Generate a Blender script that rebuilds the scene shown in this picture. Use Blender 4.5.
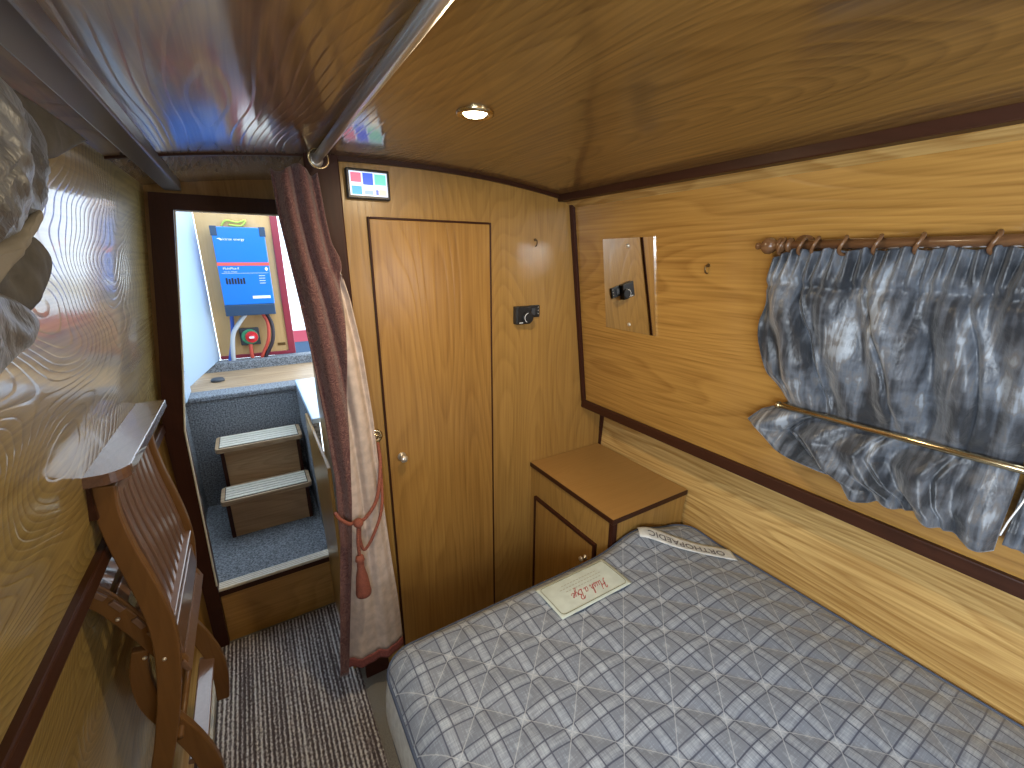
import bpy, bmesh, math, random
from mathutils import Vector, Matrix
random.seed(4)
PI = math.pi
C = bpy.context.scene.collection
for o in list(bpy.data.objects): bpy.data.objects.remove(o)
OFF = Vector((0, 0, 1.69))          # camera height above the cabin floor

# ------------------------------------------------------------------ camera
cd = bpy.data.cameras.new('camera'); cam = bpy.data.objects.new('camera', cd); C.objects.link(cam)
cd.sensor_width = 36; cd.lens = 427 / 1024 * 36; cd.clip_start = 0.01
ex = Vector((730, 123, 427)).normalized(); ey = Vector((-271, 126, 427)).normalized()
ez = Vector((4, 1456, -427)); ez = (ez - ez.dot(ey) * ey).normalized()
ex = (ex - ex.dot(ey) * ey - ex.dot(ez) * ez).normalized()
R = Matrix(((ex[0], ex[1], -ex[2]), (ey[0], ey[1], -ey[2]), (ez[0], ez[1], -ez[2])))
cam.matrix_world = Matrix.Translation(OFF) @ R.to_4x4()
bpy.context.scene.camera = cam

# ------------------------------------------------------------------ world, exposure, daylight
w = bpy.data.worlds.new('world'); bpy.context.scene.world = w; w.use_nodes = True
bg = w.node_tree.nodes['Background']
bg.inputs[0].default_value = (0.72, 0.86, 1.0, 1); bg.inputs[1].default_value = 2.8
vs = bpy.context.scene.view_settings
vs.view_transform = 'Standard'; vs.look = 'None'; vs.gamma = 1; vs.use_curve_mapping = False
vs.exposure = 0.55

def area(name, loc, rot, sx, sy, power, col, shape='RECTANGLE'):
    d = bpy.data.lights.new(name, 'AREA'); d.shape = shape; d.size = sx; d.size_y = sy
    d.energy = power; d.color = col
    o = bpy.data.objects.new(name, d); C.objects.link(o); o.location = Vector(loc) + OFF; o.rotation_euler = rot
    return o
# daylight arriving through the cabin's side windows (forward pair beside the bed, aft pair near the back)
DAY = (0.80, 0.90, 1.0)
area('window_daylight', (-0.335, -0.45, -0.12), (0, -PI/2 - .1, 0), 0.40, 0.75, 28, DAY)
area('window_daylight', (-0.335, -1.40, -0.12), (0, -PI/2 - .1, 0), 0.40, 0.6, 22, DAY)
area('window_daylight', (1.29, -1.40, -0.12), (0, PI/2 + .1, 0), 0.40, 0.6, 22, DAY)
# the recessed ceiling lamp in view, and an added unseen one without fitting
WARM = (1.0, 0.80, 0.52)
def lamp(x, y, z, p):
    d = bpy.data.lights.new('downlight_glow', 'AREA'); d.shape = 'DISK'; d.size = .05; d.energy = p; d.color = WARM
    o = bpy.data.objects.new('downlight_glow', d); C.objects.link(o); o.location = Vector((x, y, z)) + OFF
lamp(0.471, 0.927, 0.284, 5.5)
lamp(0.471, -1.3, 0.28, 4)

# ------------------------------------------------------------------ materials
def nt(name):
    m = bpy.data.materials.new(name); m.use_nodes = True
    n = m.node_tree.nodes; l = m.node_tree.links
    return m, n, l, n['Principled BSDF']
def plain(name, col, rough=.5, metal=0, coat=0, emit=0, bump=0, bscale=200, var=0):
    m, n, l, b = nt(name)
    b.inputs['Base Color'].default_value = (*col, 1); b.inputs['Roughness'].default_value = rough
    b.inputs['Metallic'].default_value = metal; b.inputs['Coat Weight'].default_value = coat
    if emit:
        b.inputs['Emission Color'].default_value = (*col, 1); b.inputs['Emission Strength'].default_value = emit
    tc = n.new('ShaderNodeTexCoord'); no = n.new('ShaderNodeTexNoise'); no.inputs['Scale'].default_value = bscale
    no.inputs['Detail'].default_value = 3
    l.new(tc.outputs['Object'], no.inputs['Vector'])
    if var:
        mx = n.new('ShaderNodeMix'); mx.data_type = 'RGBA'
        mx.inputs[6].default_value = (*[c * (1 - var) for c in col], 1); mx.inputs[7].default_value = (*[min(1, c * (1 + var)) for c in col], 1)
        cr = n.new('ShaderNodeMapRange'); cr.inputs[1].default_value = .35; cr.inputs[2].default_value = .65
        l.new(no.outputs[0], cr.inputs[0]); l.new(cr.outputs[0], mx.inputs[0]); l.new(mx.outputs[2], b.inputs['Base Color'])
    if bump:
        bp = n.new('ShaderNodeBump'); bp.inputs['Strength'].default_value = bump; bp.inputs['Distance'].default_value = .003
        l.new(no.outputs[0], bp.inputs['Height']); l.new(bp.outputs[0], b.inputs['Normal'])
    return m
def wood(name, light, dark, axis='y', rough=.3, coat=.0, freq=34, across=3.2, along=.55, bump=.12, contrast=1.0, seed=0, ior=1.5, crough=.09, spec=.5):
    """veneer: contour lines of a stretched noise give the cathedral figure, fine streaks give the pores"""
    m, n, l, b = nt(name)
    tc = n.new('ShaderNodeTexCoord')
    def mapped(al, ac):
        mp = n.new('ShaderNodeMapping'); s = [ac, ac, ac]; s['xyz'.index(axis)] = al
        mp.inputs['Scale'].default_value = s; mp.inputs['Location'].default_value = (seed * 1.7, seed * .9, seed * 2.3)
        l.new(tc.outputs['Object'], mp.inputs['Vector']); return mp
    a = mapped(along, across); n1 = n.new('ShaderNodeTexNoise'); n1.inputs['Scale'].default_value = 1; n1.inputs['Detail'].default_value = 1.5
    n1.inputs['Roughness'].default_value = .35
    l.new(a.outputs[0], n1.inputs['Vector'])
    k = n.new('ShaderNodeMath'); k.operation = 'MULTIPLY'; k.inputs[1].default_value = freq; l.new(n1.outputs[0], k.inputs[0])
    fr = n.new('ShaderNodeMath'); fr.operation = 'FRACT'; l.new(k.outputs[0], fr.inputs[0])
    rr = n.new('ShaderNodeValToRGB'); e = rr.color_ramp
    e.elements[0].position = 0; e.elements[0].color = (1, 1, 1, 1); e.elements[1].position = 1; e.elements[1].color = (.95, .95, .95, 1)
    q = e.elements.new(.18); q.color = (.05, .05, .05, 1); q = e.elements.new(.6); q.color = (.35, .35, .35, 1)
    l.new(fr.outputs[0], rr.inputs[0])
    p = mapped(3.5, 120); n2 = n.new('ShaderNodeTexNoise'); n2.inputs['Scale'].default_value = 1; n2.inputs['Detail'].default_value = 2
    l.new(p.outputs[0], n2.inputs['Vector'])
    w2 = mapped(.5, 6); n3 = n.new('ShaderNodeTexNoise'); n3.inputs['Scale'].default_value = 1; l.new(w2.outputs[0], n3.inputs['Vector'])
    def mad(x, mul, add):
        q = n.new('ShaderNodeMath'); q.operation = 'MULTIPLY_ADD'; q.inputs[1].default_value = mul
        l.new(x, q.inputs[0])
        if isinstance(add, (int, float)): q.inputs[2].default_value = add
        else: l.new(add, q.inputs[2])
        return q.outputs[0]
    s = mad(rr.outputs[0], .42 * contrast, mad(n2.outputs[0], 1.5 * contrast, mad(n3.outputs[0], .8, -.62 - .30 * contrast)))
    cl = n.new('ShaderNodeClamp'); l.new(s, cl.inputs[0])
    mx = n.new('ShaderNodeMix'); mx.data_type = 'RGBA'; mx.inputs[6].default_value = (*light, 1); mx.inputs[7].default_value = (*dark, 1)
    l.new(cl.outputs[0], mx.inputs[0]); l.new(mx.outputs[2], b.inputs['Base Color'])
    b.inputs['Specular IOR Level'].default_value = spec
    b.inputs['Roughness'].default_value = rough; b.inputs['Coat Weight'].default_value = coat; b.inputs['Coat Roughness'].default_value = crough; b.inputs['Coat IOR'].default_value = ior
    bp = n.new('ShaderNodeBump'); bp.inputs['Strength'].default_value = bump; bp.inputs['Distance'].default_value = .002
    bp.invert = True
    l.new(mad(n2.outputs[0], .25, rr.outputs[0]), bp.inputs['Height']); l.new(bp.outputs[0], b.inputs['Normal']); l.new(bp.outputs[0], b.inputs['Coat Normal'])
    return m
OAK_L, OAK_D = (.42, .225, .055), (.22, .105, .022)
M = {}
M['oak_y'] = wood('oak_veneer_lengthwise', OAK_L, OAK_D, 'y', rough=.27, bump=.15, contrast=.95, coat=.6)
M['oak_left'] = wood('oak_veneer_left', (.36, .26, .085), (.17, .11, .03), 'y', rough=.4, coat=1, ior=1.36, crough=.10, spec=.2, bump=.18, across=3.2, along=1.0, freq=78, seed=3)
M['oak_pale'] = wood('oak_veneer_pale', (.60, .40, .15), (.33, .18, .05), 'y', rough=.3, bump=.2, across=7, along=.9, freq=14, contrast=1.25, seed=7)
M['oak_ceiling'] = wood('oak_veneer_ceiling', (.245, .128, .030), (.11, .052, .010), 'y', rough=.5, coat=1, ior=1.6, bump=.20, across=2.4, along=.6, freq=52, seed=5, crough=.13, contrast=1.2)
M['oak_z'] = wood('oak_veneer_upright', (.39, .22, .060), (.22, .115, .028), 'z', rough=.3, bump=.12, contrast=.8, seed=2)
M['oak_door'] = wood('oak_door_veneer', (.38, .205, .052), (.22, .105, .024), 'z', rough=.28, bump=.15, across=4.0, freq=20, contrast=.9, seed=9)
M['oak_x'] = wood('oak_veneer_crosswise', (.44, .25, .075), (.28, .145, .036), 'x', rough=.35, bump=.15, seed=6)
M['teak'] = wood('brown_step_wood', (.46, .30, .16), (.30, .18, .085), 'x', rough=.45, bump=.2, seed=8)
M['mahog'] = wood('mahogany_trim', (.045, .015, .007), (.024, .008, .003), 'y', rough=.42, spec=.25, bump=.05, contrast=.6)
M['mahog_z'] = wood('mahogany_upright', (.045, .014, .008), (.022, .007, .004), 'z', rough=.42, spec=.2, bump=.05, contrast=.6)
M['shelf'] = wood('brown_shelf_wood', (.16, .085, .055), (.09, .045, .03), 'y', rough=.25, coat=1, bump=.15, contrast=.9, seed=4)
M['chair'] = wood('stained_chair_wood', (.19, .092, .030), (.115, .052, .017), 'z', spec=.3, rough=.35, bump=.06, contrast=.6, seed=1)
M['slat'] = wood('stained_slat_wood', (.21, .12, .08), (.15, .08, .05), 'z', rough=.3, coat=.7, bump=.06, contrast=.6, seed=1)
M['ply'] = wood('plywood', (.48, .34, .20), (.28, .18, .10), 'x', rough=.5, bump=.3, contrast=1.4, seed=11)
M['ply_z'] = wood('plywood_board', (.55, .35, .15), (.45, .27, .10), 'z', rough=.5, bump=.1, contrast=.5, seed=12)
M['dark'] = plain('black_plastic', (.012, .013, .015), .35)
M['darkgrey'] = plain('dark_grey_plastic', (.04, .045, .055), .5)
M['chrome'] = plain('polished_metal', (.74, .70, .62), .28, .7)
M['brass'] = plain('antique_brass', (.62, .50, .30), .22, 1)
M['brassdark'] = plain('dark_brass', (.16, .10, .04), .35, .8)
M['trimmetal'] = plain('grey_brown_conduit', (.13, .115, .11), .3)
M['mirror'] = plain('mirror_glass', (.86, .87, .86), .02, 1)
M['whitepaint'] = plain('pale_blue_paint', (.42, .56, .72), .3)
M['cream'] = plain('cream_board', (.66, .62, .52), .4, var=.06, bscale=60)
M['blue'] = plain('blue_enamel', (.008, .17, .62), .3)
M['bluedark'] = plain('dark_blue_plastic', (.02, .05, .10), .4)
M['redstripe'] = plain('red_stripe', (.70, .10, .08), .4)
M['white'] = plain('white_print', (.8, .82, .84), .5)
M['burgpaint'] = plain('burgundy_paint', (.26, .025, .045), .35)
M['red'] = plain('red_plastic', (.60, .02, .03), .35)
M['green'] = plain('green_label', (.05, .28, .14), .5)
M['redcable'] = plain('red_cable', (.55, .07, .04), .45)
M['blackcable'] = plain('black_cable', (.03, .02, .025), .5)
M['greycable'] = plain('grey_cable', (.50, .53, .56), .45)
M['bluecable'] = plain('blue_cable', (.03, .10, .45), .45)
M['yellowcable'] = plain('green_yellow_cable', (.45, .55, .08), .5)
M['greycarpet'] = plain('blue_grey_carpet', (.17, .185, .205), .95, bump=1, bscale=130, var=.55)
M['floorcarpet'] = plain('grey_floor_carpet', (.20, .19, .165), .95, bump=1, bscale=260, var=.3)
M['lamp'] = plain('lit_lamp', (1, .84, .55), .5, emit=12)
M['label'] = plain('cream_label', (.50, .57, .54), .6, var=.06, bscale=30)
M['labelborder'] = plain('olive_print', (.20, .20, .13), .6)
M['labelred'] = plain('dark_red_print', (.42, .05, .05), .6)
M['ribbon'] = plain('white_ribbon', (.62, .66, .68), .5, var=.1, bscale=40)
M['printgrey'] = plain('grey_print', (.14, .14, .16), .6)
M['piping'] = plain('navy_piping', (.05, .07, .12), .6)
M['border'] = plain('pale_border_fabric', (.60, .62, .60), .8, bump=.6, bscale=60, var=.1)
M['rope'] = plain('terracotta_rope', (.28, .085, .055), .8, bump=1, bscale=300, var=.3)
M['hem'] = plain('burgundy_hem', (.24, .07, .06), .85, bump=.4, bscale=200, var=.2)
M['creamcloth'] = plain('cream_cloth', (.55, .45, .39), .85, bump=.5, bscale=35, var=.12)
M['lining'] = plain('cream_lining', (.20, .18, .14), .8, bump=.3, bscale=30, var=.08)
M['rodwood'] = wood('turned_rod_wood', (.17, .085, .038), (.10, .045, .02), 'y', rough=.25, bump=.03)
M['black'] = plain('matt_black', (.008, .008, .008), .8)

def scroll_cloth(name, base, line):
    m, n, l, b = nt(name); tc = n.new('ShaderNodeTexCoord')
    no = n.new('ShaderNodeTexNoise'); no.inputs['Scale'].default_value = 32; no.inputs['Detail'].default_value = 1; no.inputs['Distortion'].default_value = 1.6
    l.new(tc.outputs['Object'], no.inputs['Vector'])
    k = n.new('ShaderNodeMath'); k.operation = 'MULTIPLY'; k.inputs[1].default_value = 9; l.new(no.outputs[0], k.inputs[0])
    pp = n.new('ShaderNodeMath'); pp.operation = 'PINGPONG'; pp.inputs[1].default_value = .5; l.new(k.outputs[0], pp.inputs[0])
    mr = n.new('ShaderNodeMapRange'); mr.inputs[1].default_value = .30; mr.inputs[2].default_value = .40; l.new(pp.outputs[0], mr.inputs[0])
    mx = n.new('ShaderNodeMix'); mx.data_type = 'RGBA'; mx.inputs[6].default_value = (*base, 1); mx.inputs[7].default_value = (*line, 1)
    l.new(mr.outputs[0], mx.inputs[0]); l.new(mx.outputs[2], b.inputs['Base Color'])
    b.inputs['Roughness'].default_value = .75; b.inputs['Sheen Weight'].default_value = .3
    bp = n.new('ShaderNodeBump'); bp.inputs['Strength'].default_value = .5; bp.inputs['Distance'].default_value = .002
    l.new(mr.outputs[0], bp.inputs['Height']); l.new(bp.outputs[0], b.inputs['Normal'])
    return m
M['burgcloth'] = scroll_cloth('burgundy_scroll_cloth', (.105, .038, .038), (.22, .105, .088))

def grey_cloth(name, gain=.55):
    m, n, l, b = nt(name); tc = n.new('ShaderNodeTexCoord')
    def nz(sc, det, dist=0):
        mp = n.new('ShaderNodeMapping'); mp.inputs['Scale'].default_value = sc; l.new(tc.outputs['Object'], mp.inputs['Vector'])
        q = n.new('ShaderNodeTexNoise'); q.inputs['Scale'].default_value = 1; q.inputs['Detail'].default_value = det; q.inputs['Distortion'].default_value = dist
        l.new(mp.outputs[0], q.inputs['Vector']); return q.outputs[0]
    a = nz((9, 9, 7), 3, .2); c = nz((6, 75, 8), 3, .3); d = nz((6, 16, 30), 3, .3)
    def mad(x, mul, add):
        q = n.new('ShaderNodeMath'); q.operation = 'MULTIPLY_ADD'; q.inputs[1].default_value = mul; l.new(x, q.inputs[0])
        if isinstance(add, (int, float)): q.inputs[2].default_value = add
        else: l.new(add, q.inputs[2])
        return q.outputs[0]
    s = mad(a, 2.3, mad(c, 1.9, mad(d, 1.0, -2.18)))
    rp = n.new('ShaderNodeValToRGB'); e = rp.color_ramp
    e.elements[0].position = .1; e.elements[0].color = (.035 * gain, .042 * gain, .055 * gain, 1)
    e.elements[1].position = .95; e.elements[1].color = (.50 * gain, .56 * gain, .64 * gain, 1)
    for p, cc in ((.40, (.125, .14, .17)), (.60, (.20, .23, .28)), (.75, (.24, .235, .24))):
        q = e.elements.new(p); q.color = (*[v * gain for v in cc], 1)
    l.new(s, rp.inputs[0]); l.new(rp.outputs[0], b.inputs['Base Color'])
    b.inputs['Roughness'].default_value = .42; b.inputs['Sheen Weight'].default_value = .3
    bp = n.new('ShaderNodeBump'); bp.inputs['Strength'].default_value = .8; bp.inputs['Distance'].default_value = .008
    f = nz((34, 34, 22), 4, .2); l.new(f, bp.inputs['Height']); l.new(bp.outputs[0], b.inputs['Normal'])
    return m
M['greycloth'] = grey_cloth('slate_patterned_cloth')
M['shadedcloth'] = grey_cloth('shaded_slate_patterned_cloth', .24)  # same slate cloth, with the left curtain's shade put into a darker gain
M['lining_and_shade'] = plain('taupe_lining_and_shade', (.055, .05, .042), .8, bump=.3, bscale=40, var=.2)  # dark backside; the heading flap's shade is put into this colour too

def plaid(name):
    m, n, l, b = nt(name); tc = n.new('ShaderNodeTexCoord')
    nz = n.new('ShaderNodeTexNoise'); nz.inputs['Scale'].default_value = 9; nz.inputs['Detail'].default_value = 1
    l.new(tc.outputs['Object'], nz.inputs['Vector'])
    va = n.new('ShaderNodeVectorMath'); va.operation = 'MULTIPLY_ADD'; va.inputs[1].default_value = (.006, .006, 0)
    l.new(nz.outputs[1], va.inputs[0]); l.new(tc.outputs['Object'], va.inputs[2])
    sp = n.new('ShaderNodeSeparateXYZ'); l.new(va.outputs[0], sp.inputs[0])
    def m2(op, x, y=None, z=None):
        q = n.new('ShaderNodeMath'); q.operation = op
        for i, v in enumerate((x, y, z)):
            if v is None: continue
            if isinstance(v, (int, float)): q.inputs[i].default_value = v
            else: l.new(v, q.inputs[i])
        return q.outputs[0]
    P = .0785
    def dist(v, off, per=P):          # distance from the centre of a pair, in metres
        t = m2('MULTIPLY', m2('SUBTRACT', v, off), 1 / per)
        f = m2('FRACT', m2('ADD', t, 100.5)); return m2('MULTIPLY', m2('ABSOLUTE', m2('SUBTRACT', f, .5)), per)
    dx = dist(sp.outputs[0], .069); dy = dist(sp.outputs[1], .496)
    def line(d, at, wd):              # 1 on the thin line
        q = m2('ABSOLUTE', m2('SUBTRACT', d, at)); mr = n.new('ShaderNodeMapRange')
        mr.inputs[1].default_value = wd * .6; mr.inputs[2].default_value = wd * 1.3; mr.inputs[3].default_value = 1; mr.inputs[4].default_value = 0
        l.new(q, mr.inputs[0]); return mr.outputs[0]
    navy = m2('MAXIMUM', line(dx, .0135, .0016), line(dy, .0135, .0016))
    bandx = line(dx, 0, .0095); bandy = line(dy, 0, .0095)
    band = m2('MULTIPLY', m2('ADD', bandx, bandy), .5)
    sq = m2('MULTIPLY', line(dx, .039, .008), line(dy, .039, .008))
    # brushed weave
    mp = n.new('ShaderNodeMapping'); mp.inputs['Scale'].default_value = (350, 25, 1); l.new(tc.outputs['Object'], mp.inputs['Vector'])
    wv = n.new('ShaderNodeTexNoise'); wv.inputs['Scale'].default_value = 1; l.new(mp.outputs[0], wv.inputs['Vector'])
    mp2 = n.new('ShaderNodeMapping'); mp2.inputs['Scale'].default_value = (25, 350, 1); l.new(tc.outputs['Object'], mp2.inputs['Vector'])
    wv2 = n.new('ShaderNodeTexNoise'); wv2.inputs['Scale'].default_value = 1; l.new(mp2.outputs[0], wv2.inputs['Vector'])
    wsum = m2('ADD', m2('MULTIPLY', m2('ADD', wv.outputs[0], wv2.outputs[0]), .9), -.9)
    lightness = m2('ADD', m2('ADD', m2('MULTIPLY', band, .55), m2('MULTIPLY', sq, .22)), wsum)
    c1 = n.new('ShaderNodeMix'); c1.data_type = 'RGBA'; c1.inputs[6].default_value = (.17, .20, .255, 1); c1.inputs[7].default_value = (.46, .53, .62, 1)
    l.new(lightness, c1.inputs[0]); c1.clamp_factor = True
    c2 = n.new('ShaderNodeMix'); c2.data_type = 'RGBA'; c2.inputs[7].default_value = (.028, .038, .08, 1)
    l.new(m2('MULTIPLY', navy, .85), c2.inputs[0]); l.new(c1.outputs[2], c2.inputs[6])
    # diagonal stitch lines
    u = m2('ADD', sp.outputs[0], sp.outputs[1]); v = m2('SUBTRACT', sp.outputs[0], sp.outputs[1])
    st = m2('MAXIMUM', line(dist(u, .566, .157), 0, .0016), line(dist(v, -.428, .157), 0, .0016))
    c3 = n.new('ShaderNodeMix'); c3.data_type = 'RGBA'; c3.inputs[7].default_value = (.56, .60, .64, 1)
    l.new(m2('MULTIPLY', st, .4), c3.inputs[0]); l.new(c2.outputs[2], c3.inputs[6])
    l.new(c3.outputs[2], b.inputs['Base Color']); b.inputs['Roughness'].default_value = .55; b.inputs['Sheen Weight'].default_value = .2
    return m
M['plaid'] = plaid('grey_plaid_ticking')

def stripe_carpet(name):
    m, n, l, b = nt(name); tc = n.new('ShaderNodeTexCoord')
    nz = n.new('ShaderNodeTexNoise'); nz.inputs['Scale'].default_value = 60; l.new(tc.outputs['Object'], nz.inputs['Vector'])
    va = n.new('ShaderNodeVectorMath'); va.operation = 'MULTIPLY_ADD'; va.inputs[1].default_value = (.0035, .0, 0)
    l.new(nz.outputs[1], va.inputs[0]); l.new(tc.outputs['Object'], va.inputs[2])
    wv = n.new('ShaderNodeTexWave'); wv.bands_direction = 'X'; wv.inputs['Scale'].default_value = 21; wv.inputs['Distortion'].default_value = 0
    l.new(va.outputs[0], wv.inputs['Vector'])
    mp = n.new('ShaderNodeMapping'); mp.inputs['Scale'].default_value = (140, 90, 1); l.new(tc.outputs['Object'], mp.inputs['Vector'])
    lp = n.new('ShaderNodeTexNoise'); lp.inputs['Scale'].default_value = 1; lp.inputs['Detail'].default_value = 3; l.new(mp.outputs[0], lp.inputs['Vector'])
    mx = n.new('ShaderNodeMath'); mx.operation = 'MULTIPLY_ADD'; mx.inputs[1].default_value = 1.9; mx.inputs[2].default_value = -.95
    l.new(lp.outputs[0], mx.inputs[0])
    mp3 = n.new('ShaderNodeMapping'); mp3.inputs['Scale'].default_value = (45, 1.5, 1); l.new(tc.outputs['Object'], mp3.inputs['Vector'])
    lq = n.new('ShaderNodeTexNoise'); lq.inputs['Scale'].default_value = 1; l.new(mp3.outputs[0], lq.inputs['Vector'])
    m4 = n.new('ShaderNodeMath'); m4.operation = 'MULTIPLY_ADD'; m4.inputs[1].default_value = 1.6; m4.inputs[2].default_value = -.75; l.new(lq.outputs[0], m4.inputs[0])
    w3 = n.new('ShaderNodeMath'); w3.operation = 'MULTIPLY_ADD'; w3.inputs[1].default_value = .75; l.new(wv.outputs[1], w3.inputs[0]); l.new(m4.outputs[0], w3.inputs[2])
    ad = n.new('ShaderNodeMath'); ad.operation = 'ADD'; l.new(mx.outputs[0], ad.inputs[0]); l.new(w3.outputs[0], ad.inputs[1])
    rp = n.new('ShaderNodeValToRGB'); e = rp.color_ramp
    e.elements[0].position = .12; e.elements[0].color = (.09, .068, .068, 1); e.elements[1].position = .9; e.elements[1].color = (.75, .72, .70, 1)
    q = e.elements.new(.5); q.color = (.29, .255, .25, 1)
    l.new(ad.outputs[0], rp.inputs[0]); l.new(rp.outputs[0], b.inputs['Base Color']); b.inputs['Roughness'].default_value = .95
    bp = n.new('ShaderNodeBump'); bp.inputs['Strength'].default_value = 1; bp.inputs['Distance'].default_value = .006
    l.new(ad.outputs[0], bp.inputs['Height']); l.new(bp.outputs[0], b.inputs['Normal'])
    return m
M['rug'] = stripe_carpet('striped_loop_carpet')

# ------------------------------------------------------------------ mesh helpers (coordinates: x to the right, y aft, z up from the eye)
class MB:
    def __init__(s): s.v = []; s.f = []
    def add(s, vs, fs):
        k = len(s.v); s.v += [tuple(v) for v in vs]; s.f += [[i + k for i in f] for f in fs]; return s
    def hexa(s, p):      # 4 bottom + 4 top, both counter-clockwise
        return s.add(p, [[3, 2, 1, 0], [4, 5, 6, 7], [0, 1, 5, 4], [1, 2, 6, 5], [2, 3, 7, 6], [3, 0, 4, 7]])
    def box(s, x0, x1, y0, y1, z0, z1):
        return s.hexa([(x0, y0, z0), (x1, y0, z0), (x1, y1, z0), (x0, y1, z0), (x0, y0, z1), (x1, y0, z1), (x1, y1, z1), (x0, y1, z1)])
    def lean(s, xa, za, xb, zb, t, y0, y1):
        """wall slab: inner face from (xa,za) low to (xb,zb) high, thickness t (signed) in x"""
        return s.hexa([(xa, y0, za), (xa + t, y0, za), (xa + t, y1, za), (xa, y1, za), (xb, y0, zb), (xb + t, y0, zb), (xb + t, y1, zb), (xb, y1, zb)])
    def prism(s, poly, axis, a, b):
        n = len(poly)
        def P(p, t):
            return {'x': (t, p[0], p[1]), 'y': (p[0], t, p[1]), 'z': (p[0], p[1], t)}[axis]
        vs = [P(p, a) for p in poly] + [P(p, b) for p in poly]
        fs = [list(range(n)), list(range(2 * n - 1, n - 1, -1))] + [[i, i + n, (i + 1) % n + n, (i + 1) % n] for i in range(n)]
        return s.add(vs, fs)
    def tube(s, pts, r, seg=10, closed=False):
        pts = [Vector(p) for p in pts]; n = len(pts); vs = []; up = None
        for i, p in enumerate(pts):
            t = (pts[(i + 1) % n] - pts[i - 1]) if closed else (pts[min(i + 1, n - 1)] - pts[max(i - 1, 0)])
            t.normalize()
            if up is None: up = t.orthogonal().normalized()
            up = (up - up.dot(t) * t).normalized(); sd = t.cross(up)
            rr = r[i] if isinstance(r, (list, tuple)) else r
            for k in range(seg):
                a = 2 * PI * k / seg; vs.append(p + up * math.cos(a) * rr + sd * math.sin(a) * rr)
        fs = []
        for i in range(n if closed else n - 1):
            j = (i + 1) % n
            for k in range(seg): fs.append([i * seg + k, i * seg + (k + 1) % seg, j * seg + (k + 1) % seg, j * seg + k])
        if not closed: fs += [list(range(seg))[::-1], [(n - 1) * seg + k for k in range(seg)]]
        return s.add(vs, fs)
    def lathe(s, prof, c, axis='z', seg=20):
        """prof: (radius, distance along axis)"""
        c = Vector(c); A = {'x': Vector((1, 0, 0)), 'y': Vector((0, 1, 0)), 'z': Vector((0, 0, 1))}[axis]
        U = A.orthogonal().normalized(); W = A.cross(U); vs = []
        for r, h in prof:
            for k in range(seg):
                a = 2 * PI * k / seg; vs.append(c + A * h + (U * math.cos(a) + W * math.sin(a)) * max(r, 1e-4))
        fs = [[i * seg + k, i * seg + (k + 1) % seg, (i + 1) * seg + (k + 1) % seg, (i + 1) * seg + k] for i in range(len(prof) - 1) for k in range(seg)]
        fs += [list(range(seg))[::-1], [(len(prof) - 1) * seg + k for k in range(seg)]]
        return s.add(vs, fs)
    def ball(s, c, r, seg=14):
        return s.lathe([(r * math.sin(PI * i / 8), -r * math.cos(PI * i / 8)) for i in range(9)], c, 'z', seg)
    def grid(s, fn, nu, nv):
        vs = [fn(i / nu, j / nv) for j in range(nv + 1) for i in range(nu + 1)]
        fs = [[j * (nu + 1) + i, j * (nu + 1) + i + 1, (j + 1) * (nu + 1) + i + 1, (j + 1) * (nu + 1) + i] for j in range(nv) for i in range(nu)]
        return s.add(vs, fs)
    def build(s, name, mat, parent=None, smooth=False, bevel=0, solid=0, merge=False, soff=0):
        me = bpy.data.meshes.new(name)
        org = parent_world(parent) if parent else Vector((0, 0, 0))
        me.from_pydata([Vector(v) + OFF - org for v in s.v], [], s.f)
        bm = bmesh.new(); bm.from_mesh(me)
        if merge: bmesh.ops.remove_doubles(bm, verts=bm.verts, dist=1e-4)
        if not solid: bmesh.ops.recalc_face_normals(bm, faces=bm.faces)
        bm.to_mesh(me); bm.free()
        me.materials.append(M[mat] if isinstance(mat, str) else mat)
        if smooth: me.polygons.foreach_set('use_smooth', [True] * len(me.polygons))
        o = bpy.data.objects.new(name, me); C.objects.link(o)
        if parent: o.parent = parent
        if solid:
            q = o.modifiers.new('solid', 'SOLIDIFY'); q.thickness = solid; q.offset = soff
        if bevel:
            q = o.modifiers.new('bevel', 'BEVEL'); q.width = bevel; q.segments = 2; q.limit_method = 'ANGLE'
        return o
def parent_world(p):
    v = Vector(p.location)
    while p.parent: p = p.parent; v += Vector(p.location)
    return v
def thing(name, label, cat, loc=(0, 0, 0), group=None):
    o = bpy.data.objects.new(name, None); C.objects.link(o); o.location = Vector(loc) + OFF; o.empty_display_size = .05
    return tag(o, label, cat, group)
def tag(o, label, cat, group=None):
    o['label'] = label; o['category'] = cat
    if group: o['group'] = group
    return o
def S(o):
    o['kind'] = 'structure'; return o
def lerp(a, b, t): return a + (b - a) * t
def interp(tab, x):
    """piecewise-linear table of (x, y) sorted by x"""
    if x <= tab[0][0]: return tab[0][1]
    for (a, p), (b, q) in zip(tab, tab[1:]):
        if x <= b: return lerp(p, q, (x - a) / (b - a))
    return tab[-1][1]
def sm(t): t = max(0, min(1, t)); return t * t * (3 - 2 * t)
def catmull(pts, n=6):
    out = []
    for i in range(len(pts) - 1):
        p0 = pts[max(i - 1, 0)]; p1 = pts[i]; p2 = pts[i + 1]; p3 = pts[min(i + 2, len(pts) - 1)]
        for k in range(n):
            t = k / n
            out.append(tuple(.5 * (2 * b + (c - a) * t + (2 * a - 5 * b + 4 * c - d) * t * t + (3 * b - a - 3 * c + d) * t ** 3) for a, b, c, d in zip(p0, p1, p2, p3)))
    out.append(tuple(pts[-1])); return out
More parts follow.
